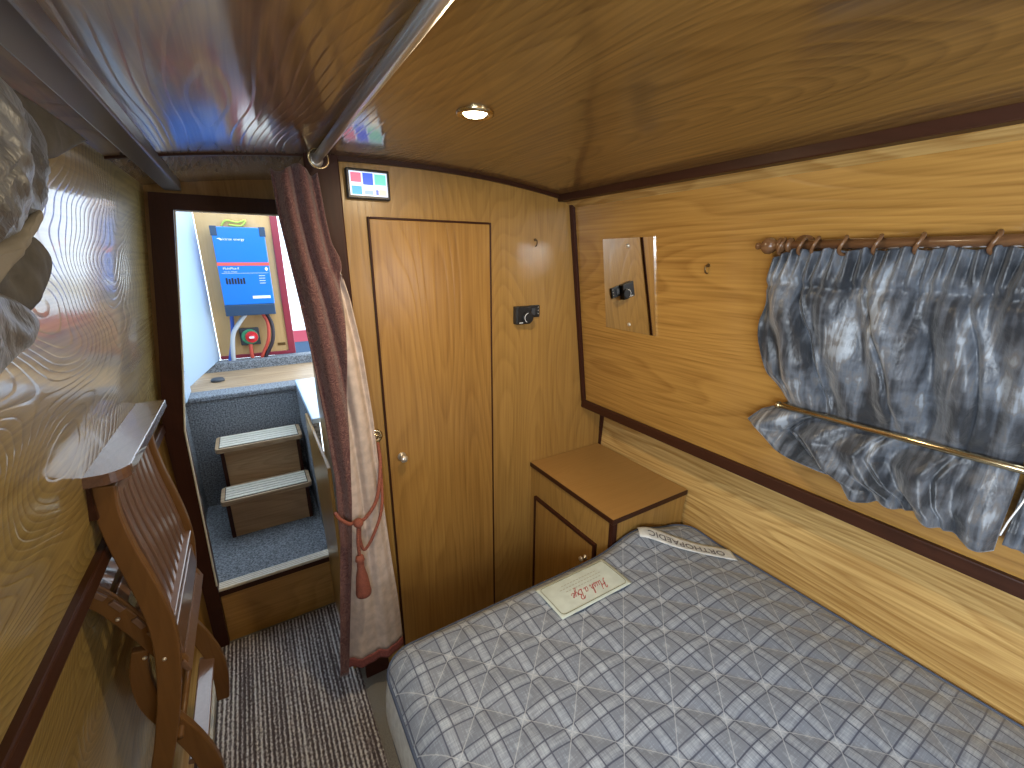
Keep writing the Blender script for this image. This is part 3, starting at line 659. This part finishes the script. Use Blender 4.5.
# ------------------------------------------------------------------ bed base and mattress
bb = thing('bed_base', 'reddish wooden bed base under the plaid mattress', 'bed base', (.8, .1, -1.69))
MB().box(.215, 1.365, -1.05, .935, -1.69, -1.275).build('box', 'mahog_z', bb)
MB().box(.205, 1.370, -1.06, .940, -1.275, -1.245).build('top_board', 'chair', bb, bevel=.003)
mt = thing('mattress', 'grey plaid quilted mattress filling the bed', 'mattress', (.8, .1, -1.245))
mx0, mx1, my0, my1, CR = .165, 1.408, -1.10, .945, .085
def edge_d(x, y):
    hx, hy = (mx1 - mx0) / 2, (my1 - my0) / 2; qx = abs(x - (mx0 + mx1) / 2) - (hx - CR); qy = abs(y - (my0 + my1) / 2) - (hy - CR)
    return CR - (math.hypot(max(qx, 0), max(qy, 0)) + min(max(qx, qy), 0))
def zrim(x, y):
    sag = .024 * sm((x - 1.08) / .3) * (1 if y < .8 else max(0, 1 - (y - .8) / .1))
    return -1.030 - .5 * sag + .045 * math.exp(-((x - 1.12) / .12) ** 2 - ((y - .94) / .10) ** 2) - .012 * sm((x - 1.2) / .2)
def ztop(x, y):
    d = max(edge_d(x, y), 0); u = x + y; v = x - y; p = .157
    q = abs(math.sin(PI * (u - 1.466) / p)) * abs(math.sin(PI * (v - .272) / p))
    z = zrim(x, y) + lerp(.030, .012, sm((x - 1.0) / .35)) * (1 - math.exp(-d / .028))
    return z + .009 * (q ** .45) * sm(d / .05)
def clampin(x, y):
    """pull a point of the square corner back onto the rounded corner"""
    hx, hy = (mx1 - mx0) / 2, (my1 - my0) / 2; cx, cyy = (mx0 + mx1) / 2, (my0 + my1) / 2
    qx, qy = abs(x - cx) - (hx - CR), abs(y - cyy) - (hy - CR)
    if qx > 0 and qy > 0:
        m_ = max(qx, qy); r = math.hypot(qx, qy)
        qx, qy = qx / r * m_, qy / r * m_
        x = cx + math.copysign(hx - CR + qx, x - cx); y = cyy + math.copysign(hy - CR + qy, y - cyy)
    return x, y
def f_top(u, v):
    x, y = clampin(lerp(mx0, mx1, u), lerp(my0, my1, v)); return (x, y, ztop(x, y))
MB().grid(f_top, 150, 240).build('top_panel', 'plaid', mt, smooth=True)
out = []
def arcpts(cx, cy_, a0):
    return [(cx + CR * math.cos(math.radians(a0 + a)), cy_ + CR * math.sin(math.radians(a0 + a))) for a in range(0, 90, 9)]
def seg(p, q, n): return [(lerp(p[0], q[0], i / n), lerp(p[1], q[1], i / n)) for i in range(n)]
out = seg((mx0 + CR, my0), (mx1 - CR, my0), 30) + arcpts(mx1 - CR, my0 + CR, -90) + seg((mx1, my0 + CR), (mx1, my1 - CR), 50) + arcpts(mx1 - CR, my1 - CR, 0) + seg((mx1 - CR, my1), (mx0 + CR, my1), 30) + arcpts(mx0 + CR, my1 - CR, 90) + seg((mx0, my1 - CR), (mx0, my0 + CR), 50) + arcpts(mx0 + CR, my0 + CR, 180)
n = len(out); mb = MB(); vs = []; K = 8
cxm, cym = (mx0 + mx1) / 2, (my0 + my1) / 2
for k in range(K + 1):
    t = k / K; bul = .014 * math.sin(PI * t)
    for (x, y) in out:
        ny = 0 if y > .9 else bul
        vs.append((x + math.copysign(bul if x < 1.3 else 0, x - cxm), y, lerp(zrim(x, y), -1.238, t)))
mb.add(vs, [[k * n + i, k * n + (i + 1) % n, (k + 1) * n + (i + 1) % n, (k + 1) * n + i] for k in range(K) for i in range(n)] + [[K * n + i for i in range(n)]])
mb.build('border', 'border', mt, smooth=True)
MB().tube([(x, y, zrim(x, y) + .001) for x, y in out], .0042, 8, closed=True).build('piping', 'piping', mt, smooth=True)
MB().tube([(x, y, -1.236) for x, y in out], .005, 8, closed=True).build('piping', 'piping', mt, smooth=True)
# sewn label and ribbon
def ztl(x, y):
    p = .157; u = x + y; v = x - y
    q = abs(math.sin(PI * (u - 1.466) / p)) * abs(math.sin(PI * (v - .272) / p))
    return ztop(x, y) - .009 * (q ** .45) * sm(edge_d(x, y) / .05) + .0105
def patch(c, ax, ay, w_, h_, lift, nu=16, nv=8):
    ax = Vector(ax).normalized(); ay = Vector(ay).normalized()
    def fn(u, v):
        p = Vector(c) + ax * (u - .5) * w_ + ay * (v - .5) * h_; return (p.x, p.y, ztl(p.x, p.y) + lift - .004)
    return fn
def place_on(c, ax, ay, lift):
    ax = Vector(ax).normalized(); ay = Vector(ay).normalized()
    def f(a, b): p = Vector(c) + ax * a + ay * b; return (p.x, p.y, ztl(p.x, p.y) + lift - .0045)
    return f
LC = (.775, .832)
lb = MB().grid(patch(LC, (1, 0), (0, 1), .278, .140, .004), 30, 16).build('sewn_label', 'label', mt, smooth=True, solid=.001)
P_ = place_on(LC, (-1, 0), (0, -1), .0062); mb = MB()
ring = []
for cx_, cy_, a0 in ((.117, .048, -90 + 90), (-.117, .048, 90), (-.117, -.048, 180), (.117, -.048, 270)):
    ring += [(cx_ + .012 * math.cos(math.radians(a0 + a)), cy_ + .012 * math.sin(math.radians(a0 + a))) for a in (0, 30, 60, 90)]
full = []
for i in range(len(ring)):
    p, q = ring[i], ring[(i + 1) % len(ring)]; full += seg(p, q, max(1, int(math.hypot(q[0] - p[0], q[1] - p[1]) / .01)))
mb.tube([P_(*p) for p in full], .0009, 4, closed=True); mb.build('label_border', 'labelborder', lb)
SCR = {'H': ([[(-.05, 1.7), (.1, 2.05), (.32, 2.0), (.28, 1.2), (.2, .4), (.0, -.05), (-.15, .1)], [(.1, 1.0), (.5, 1.15), (.95, 1.1)], [(1.1, 2.1), (.98, 1.5), (.9, .6), (.95, .05), (1.2, .15)]], 1.25),
 'u': ([[(0, .2), (.12, .9), (.1, .25), (.25, 0), (.45, .3), (.55, .95), (.52, .2), (.66, 0), (.82, .2)]], .8),
 's': ([[(0, .1), (.28, .95), (.34, .6), (.42, .2), (.25, -.02), (.08, .1), (.3, .05), (.6, .2)]], .6),
 'h': ([[(0, .1), (.25, 1.2), (.3, 2.0), (.16, 2.0), (.1, 1.2), (.08, 0), (.22, .7), (.42, .95), (.5, .6), (.48, .1), (.62, 0), (.8, .2)]], .8),
 'a': ([[(.5, .85), (.25, .98), (.05, .6), (.08, .1), (.28, 0), (.5, .4), (.56, .95), (.52, .25), (.64, 0), (.82, .2)]], .8),
 'B': ([[(.25, 1.95), (.2, 1.0), (.12, 0)], [(-.1, 1.6), (.2, 2.05), (.7, 2.0), (.78, 1.5), (.4, 1.1), (.8, .9), (.85, .3), (.45, -.05), (.0, .1)]], 1.0),
 'y': ([[(0, .6), (.1, .95), (.12, .3), (.3, .05), (.5, .4), (.56, .95), (.5, -.2), (.3, -.9), (.1, -.7), (.4, -.1), (.75, .2)]], .75),
 'e': ([[(.05, .4), (.35, .6), (.42, .9), (.22, .98), (.05, .5), (.15, .05), (.4, .0), (.65, .3)]], .6), ' ': ([], .45)}
cx = 0; W_ = sum(SCR[c][1] for c in 'Hush a Bye'); q_ = .0175; mb = MB()
for c in 'Hush a Bye':
    for st_ in SCR[c][0]:
        pp = catmull([((cx + x - W_ / 2 + .32 * y) * q_, y * q_ * .95) for x, y in st_], 5)
        mb.tube([P_(x - .008, y + .008) for x, y in pp], .00085 if c not in 'HB' else .0011, 5)
    cx += SCR[c][1]
mb.build('label_lettering', 'labelred', lb)
mb = MB()
for k, w_ in enumerate((.15, .17, .15)):
    for j in range(int(w_ / .012)): mb.add([P_(-w_ / 2 + j * .012, -.006 - k * .013), P_(-w_ / 2 + j * .012 + .008, -.006 - k * .013), P_(-w_ / 2 + j * .012 + .008, -.0085 - k * .013), P_(-w_ / 2 + j * .012, -.0085 - k * .013)], [[0, 1, 2, 3]])
mb.build('label_small_print', plain('faded_print', (.36, .36, .30), .7), lb)
RC = (1.245, .812); rx, ry = (.78, -.62), (.62, .78)
rb = MB().grid(patch(RC, rx, ry, .345, .070, .004), 30, 6).build('sewn_ribbon', 'ribbon', mt, smooth=True, solid=.001)
P2 = place_on(RC, (-.78, .62), (-.62, -.78), .0062)
mb = MB(); lettering(mb, 'ORTHOPAEDIC', .040, lambda a, b: P2(a, b + .004), spacing=1.0, bold=.0006)
mb.build('ribbon_lettering', 'printgrey', rb)

# ------------------------------------------------------------------ runner carpet
rg = MB().box(-.334, .182, Y0 + .02, 1.975, -1.690, -1.680).build('runner_carpet', 'rug', bevel=.003)
tag(rg, 'brown and cream striped loop carpet runner beside the bed', 'carpet')
# plinth along the left side
pn = thing('side_plinth', 'low honey wood plinth with dark edge and cream strip along the left wall', 'plinth', (-.4, 1.2, -1.69))
MB().box(-.45, -.375, -.6, 1.96, -1.69, -1.615).build('top', 'oak_pale', pn)
MB().box(-.375, -.366, -.6, 1.96, -1.69, -1.612).build('edge', 'mahog', pn)
MB().box(-.366, -.336, -.6, 1.96, -1.69, -1.655).build('cream_strip', 'cream', pn, bevel=.003)

# ------------------------------------------------------------------ shelf flap on the left wall
sh = thing('wall_shelf', 'narrow dark wooden shelf flap on the left wall above the folded chair', 'shelf', (-.30, 1.35, -.42))
r = .040; pl_ = [(-.345, 1.085), (-.262 - r, 1.085)] + [(-.262 - r + r * math.sin(math.radians(a)), 1.085 + r - r * math.cos(math.radians(a))) for a in range(0, 91, 15)] + [(-.262, 1.62), (-.345, 1.62)]
MB().prism(pl_, 'z', -.442, -.418).build('board', 'shelf', sh, bevel=.002)
MB().box(-.345, -.330, 1.10, 1.60, -.520, -.442).build('batten', 'mahog', sh)

# ------------------------------------------------------------------ folded slatted chair leaning against the left wall
ch = thing('folding_chair', 'folded brown wooden slatted chair leaning on the left wall under the shelf', 'chair', (-.32, 1.25, -1.4))
ya_, yb2 = 1.05, 1.45
prof = catmull([(-.291, -.425), (-.297, -.49), (-.290, -.575), (-.279, -.645), (-.270, -.715), (-.266, -.78), (-.269, -.85), (-.285, -.96), (-.312, -1.08), (-.345, -1.20), (-.372, -1.33), (-.385, -1.43)], 5)
def strip(profile, w_, y0, y1, wtab=None):
    """board following a side profile (x,z), w_ wide in the profile plane, between y0 and y1"""
    n = len(profile); L_, R_ = [], []
    for i, (x, z) in enumerate(profile):
        a = profile[max(i - 1, 0)]; b_ = profile[min(i + 1, n - 1)]; t = Vector((b_[0] - a[0], b_[1] - a[1])).normalized(); nn = Vector((-t.y, t.x))
        ww = (interp(wtab, i / (n - 1)) if wtab else w_) / 2
        L_.append((x + nn.x * ww, z + nn.y * ww)); R_.append((x - nn.x * ww, z - nn.y * ww))
    mb = MB(); vs = []
    for i in range(n): vs += [(L_[i][0], y0, L_[i][1]), (R_[i][0], y0, R_[i][1]), (R_[i][0], y1, R_[i][1]), (L_[i][0], y1, L_[i][1])]
    fs = [[i * 4 + k, i * 4 + (k + 1) % 4, (i + 1) * 4 + (k + 1) % 4, (i + 1) * 4 + k] for i in range(n - 1) for k in range(4)] + [[3, 2, 1, 0], [(n - 1) * 4 + k for k in range(4)]]
    return mb.add(vs, fs)
wt = [(0, .034), (.25, .040), (.5, .046), (.8, .042), (1, .036)]
for y in (ya_, yb2): strip(prof, .04, y - .011, y + .011, wt).build('back_stile', 'chair', ch, bevel=.003)
back = [p for p in prof if -.80 < p[1] < -.44]
ns = 9
for k in range(ns):
    y = lerp(ya_ + .030, yb2 - .030, k / (ns - 1))
    strip([(x + .004, z) for x, z in back], .008, y - .0115, y + .0115).build('back_slat', 'slat', ch, bevel=.002)
MB().box(-.302, -.275, ya_ + .011, yb2 - .011, -.458, -.428).build('top_rail', 'slat', ch, bevel=.003)
MB().hexa([(-.280, ya_ + .011, -.812), (-.250, ya_ + .011, -.812), (-.250, yb2 - .011, -.812), (-.280, yb2 - .011, -.812), (-.280, ya_ + .011, -.775), (-.244, ya_ + .011, -.780), (-.244, yb2 - .011, -.780), (-.280, yb2 - .011, -.775)]).build('lower_back_rail', 'slat', ch, bevel=.003)
# seat folded up between the back and the wall
sp_ = catmull([(-.385, -.655), (-.350, -.705), (-.318, -.775), (-.290, -.85), (-.262, -.93)], 5)
for y in (ya_ + .030, yb2 - .030): strip(sp_, .038, y - .010, y + .010).build('seat_stile', 'chair', ch, bevel=.003)
for k in range(7):
    t = k / 6; i = int(t * (len(sp_) - 1)); x, z = sp_[i]
    a = sp_[max(i - 1, 0)]; b_ = sp_[min(i + 1, len(sp_) - 1)]; d = Vector((b_[0] - a[0], 0, b_[1] - a[1])).normalized(); nn = Vector((-d.z, 0, d.x))
    if nn.x < 0: nn = -nn
    c = Vector((x, 0, z)) + nn * .012; q = []
    for nz_ in (-.006, .006):
        for (yy, dd_) in ((ya_ + .015, -.016), (yb2 - .015, -.016), (yb2 - .015, .016), (ya_ + .015, .016)):
            q.append(c + nn * nz_ + d * dd_ + Vector((0, yy, 0)))
    MB().hexa(q).build('seat_slat', 'slat', ch, bevel=.002)
# crossing front legs
lp_ = catmull([(-.320, -.845), (-.333, -.91), (-.330, -.99), (-.310, -1.06), (-.285, -1.13), (-.262, -1.22), (-.254, -1.31), (-.262, -1.41)], 5)
for y in (ya_ + .030, yb2 - .030): strip(lp_, .04, y - .010, y + .010, [(0, .03), (.3, .042), (.8, .046), (1, .034)]).build('front_leg', 'chair', ch, bevel=.003)
MB().tube([(-.290, ya_ - .005, -1.10), (-.290, yb2 + .005, -1.10)], .008, 10).build('pivot_rod', 'chair', ch, smooth=True)
MB().hexa([(-.300, ya_ + .03, -1.235), (-.262, ya_ + .03, -1.250), (-.262, yb2 - .03, -1.250), (-.300, yb2 - .03, -1.235), (-.296, ya_ + .03, -1.220), (-.258, ya_ + .03, -1.235), (-.258, yb2 - .03, -1.235), (-.296, yb2 - .03, -1.220)]).build('leg_stretcher', 'slat', ch, bevel=.003)
for (x, z) in ((-.338, -.745), (-.315, -.865), (-.276, -.862)): MB().ball((x, ya_ - .011 + (.03 if x < -.30 else 0), z), .0045, 10).build('bolt', 'chrome', ch, smooth=True)
MB().hexa([(-.262, ya_ + .03, -.900), (-.250, ya_ + .03, -.900), (-.250, yb2 - .012, -.900), (-.262, yb2 - .012, -.900), (-.262, ya_ + .03, -.825), (-.250, ya_ + .03, -.825), (-.250, yb2 - .012, -.825), (-.262, yb2 - .012, -.825)]).build('front_rail', 'slat', ch, bevel=.003)

ch.location = Vector((-.32, 1.25, -1.4)) * 1.07 + OFF; ch.scale = (1.07, 1.07, 1.07)
# ------------------------------------------------------------------ window curtains on the right
rod = thing('wooden_curtain_rod', 'turned wooden curtain rod with ball finial above the right window', 'curtain rod', (1.175, .4, .03))
RX, RZ = 1.178, .034
MB().tube([(RX, .60, RZ), (RX, -.25, RZ)], .0115, 14).build('pole', 'rodwood', rod, smooth=True)
MB().lathe([(.0115, 0), (.018, .004), (.018, .010), (.011, .014), (.014, .020), (.019, .026), (.019, .032), (.009, .038), (.016, .046), (.021, .056), (.020, .066), (.011, .076), (.006, .080), (.009, .085), (.008, .091), (.001, .094)], (RX, .590, RZ), 'y', 20).build('finial', 'rodwood', rod, smooth=True)
for y in (.585, .0): MB().tube([(xr(RZ), y, RZ - .004), (RX, y, RZ - .004)], .012, 12).lathe([(.026, 0), (.026, -.008), (.016, -.012)], (xr(RZ) + .001, y, RZ), 'x').build('bracket', 'rodwood', rod, smooth=False)
RN = ['ring on the turned rod nearest the ball finial', 'ring second from the finial on the turned rod', 'ring third from the finial on the turned rod', 'ring fourth from the finial, above the curtain gathers', 'ring fifth from the finial, above the middle gathers', 'ring sixth from the finial on the turned rod', 'ring seventh from the finial, near the photo edge', 'ring outside the frame at the curtain join', 'last ring toward the near end of the rod']
for y, rl in zip((.612, .565, .535, .478, .414, .345, .240), RN):
    rr = MB().tube([(RX + .0195 * math.cos(a), y + .004 * math.sin(a * 2), RZ - .003 + .0195 * math.sin(a)) for a in [2 * PI * k / 22 for k in range(22)]], .0042, 8, closed=True).build('curtain_ring', 'rodwood', smooth=True)
    tag(rr, 'brown wooden curtain ' + rl, 'curtain ring', 'wooden rings on the curtain rod')
br = thing('brass_rod', 'thin brass rod holding the grey curtains against the wall', 'rod', (1.235, .3, -.385))
MB().tube([(1.222, .578, -.389), (1.222, -.20, -.385)], .0078, 12).build('tube', 'brass', br, smooth=True)
MB().lathe([(.0078, 0), (.0105, .002), (.0105, .010), (.006, .014)], (1.222, .570, -.389), 'y', 14).build('end_cap', 'brass', br, smooth=True)
MB().tube([(1.282, .572, -.389), (1.222, .572, -.389)], .005, 10).build('bracket', 'brass', br, smooth=True)
YL = [(-.60, .44), (-.56, .475), (-.535, .50), (-.515, .575), (-.46, .665), (-.42, .635), (-.385, .575), (-.34, .605), (-.31, .628), (-.22, .652), (-.16, .657), (-.06, .655), (.02, .640), (.06, .62)]
ZB = [(-.3, -.55), (.08, -.545), (.115, -.575), (.16, -.585), (.21, -.562), (.26, -.548), (.33, -.560), (.37, -.556), (.45, -.570), (.48, -.560), (.62, -.46)]
BX = [(-.60, 1.222), (-.52, 1.208), (-.45, 1.216), (-.385, 1.243), (-.33, 1.220), (-.25, 1.190), (-.15, 1.172), (-.05, 1.168), (-.005, 1.172), (.06, 1.166)]
def panel(name, label, ya, yb, seed, zc_l, left):
    t = thing(name, label, 'curtain', (1.18, (ya + yb) / 2, .0), 'grey patterned curtains at the right window')
    rnd = random.Random(seed); ph = [rnd.random() * 6.28 for _ in range(8)]
    def fn(u, v):
        yb0 = lerp(ya, yb, u); zbot = interp(ZB, lerp(min(ya, .60), yb, u)) if left else -.55 - .008 * math.sin(u * 7)
        ztp = .022 + .004 * math.sin(u * 47 + ph[0]) - (.022 * (1 - sm(u / .10)) if left else 0)
        z = lerp(ztp, zbot, v)
        y = lerp(interp(YL, z) if left else ya, yb, u)
        g = math.exp(-(v / .15) ** 2); s = abs(yb - ya) / .55
        f1 = math.sin(u * 150 * s + ph[1] + 1.5 * math.sin(u * 9)) * .0095 * g - .010 * math.exp(-((v - .15) / .02) ** 2)
        big = u + .045 * math.sin(v * 4 + ph[2]) + .02 * math.sin(v * 9 + ph[5])
        rodpin = 1 - .72 * math.exp(-((z + .387) / .035) ** 2)
        f2 = (math.sin(big * 33 * s + ph[3]) * .017 + math.sin(big * 19 * s + v * 3 + ph[4]) * .014 + math.sin(u * 61 * s + v * 9 + ph[6]) * .003) * (1 - .8 * g) * rodpin
        f3 = .004 * math.sin(v * 24 + u * 13 + ph[7]) * (1 - g) * rodpin
        f2 -= (.020 * math.exp(-((big - .20) / .014) ** 2) + .016 * math.exp(-((big - .47 - .1 * v) / .012) ** 2) + .018 * math.exp(-((big - .78) / .012) ** 2)) * (1 - .7 * g) * rodpin
        y += .006 * math.sin(big * 33 * s + ph[3] + 1.4) * (1 - g)
        x = interp(BX, z) - f1 - f2 - f3
        e = min(u, 1 - u); x += .016 * (1 - sm(e / .045))
        return (min(x, xr(z) - .006), y, z)
    MB().grid(fn, 260 if left else 140, 130).build('cloth', 'greycloth', t, smooth=True, solid=.002, soff=1)
    return t
panel('window_curtain', 'wide grey patterned curtain hanging on the right wall, nearest the mirror', .64, .128, 3, 0, True)
panel('window_curtain', 'grey patterned curtain at the right edge of the photo beside the white cord', .118, -.20, 8, 0, False)
cord = MB().tube(catmull([(1.19, .10, -.40), (1.185, .105, -.44), (1.183, .112, -.48), (1.186, .116, -.515)], 6), .0015, 6).build('pull_cord', 'white', smooth=True)
tag(cord, 'short white cord hanging over the right-hand grey curtain', 'cord')

# ------------------------------------------------------------------ bunched curtain at the left window
lc = thing('bunched_curtain', 'grey patterned curtain with cream lining bunched up on the left wall', 'curtain', (-.18, .5, .05))
def pillow(poly, x0, bulge, fold, seed, lean=0.0):
    """cloth lobe: outline in (y,z) at x0, swelling towards the room, folded, closed at the back"""
    K_ = 1.2; poly = [(a * K_, b * K_) for a, b in poly]; x0 *= K_; bulge *= .45
    rnd = random.Random(seed); p1 = rnd.random() * 6; pl = catmull(poly + [poly[0]], 5)[:-1]; n = len(pl)
    cy_ = sum(p[0] for p in pl) / n; cz = sum(p[1] for p in pl) / n; mb = MB(); R_ = 10
    for side in (1, -.35):
        vs = []
        for k in range(R_ + 1):
            t = 1 - k / R_
            for (y, z) in pl:
                yy, zz = lerp(cy_, y, t), lerp(cz, z, t); h = math.sqrt(max(0, 1 - t * t))
                f = fold * math.sin((yy - zz * .7) * 55 + p1) * (1 - t ** 4) + fold * .5 * math.sin((yy + zz) * 110 + p1) * (1 - t ** 4)
                vs.append((x0 + lean * (yy - .5) + side * (bulge * h) + (f if side > 0 else 0), yy, zz))
        mb.add(vs, [[k * n + i, k * n + (i + 1) % n, (k + 1) * n + (i + 1) % n, (k + 1) * n + i] for k in range(R_) for i in range(n)])
    return mb
A_ = [(.30, .16), (.45, .156), (.577, .152), (.635, .150), (.675, .138), (.680, .10), (.645, .068), (.610, .040), (.54, .022), (.47, .0), (.30, -.06)]
pillow(A_, -.150, .035, .006, 1, -.05).build('front_fold', 'shadedcloth', lc, smooth=True, merge=True)
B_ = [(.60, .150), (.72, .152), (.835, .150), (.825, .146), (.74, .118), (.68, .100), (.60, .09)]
pillow(B_, -.165, .012, .002, 2, .03).build('heading_flap', 'lining_and_shade', lc, smooth=True, merge=True)
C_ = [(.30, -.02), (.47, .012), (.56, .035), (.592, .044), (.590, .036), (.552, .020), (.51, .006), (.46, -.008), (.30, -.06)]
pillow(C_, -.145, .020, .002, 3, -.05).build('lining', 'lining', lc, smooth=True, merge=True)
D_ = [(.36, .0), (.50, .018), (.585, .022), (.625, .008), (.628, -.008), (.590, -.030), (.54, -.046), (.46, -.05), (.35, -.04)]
pillow(D_, -.165, .018, .003, 4).build('back_fold', 'lining_and_shade', lc, smooth=True, merge=True)
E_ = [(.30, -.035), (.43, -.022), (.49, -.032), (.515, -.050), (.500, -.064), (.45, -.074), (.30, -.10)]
pillow(E_, -.155, .018, .004, 5).build('lower_fold', 'shadedcloth', lc, smooth=True, merge=True)
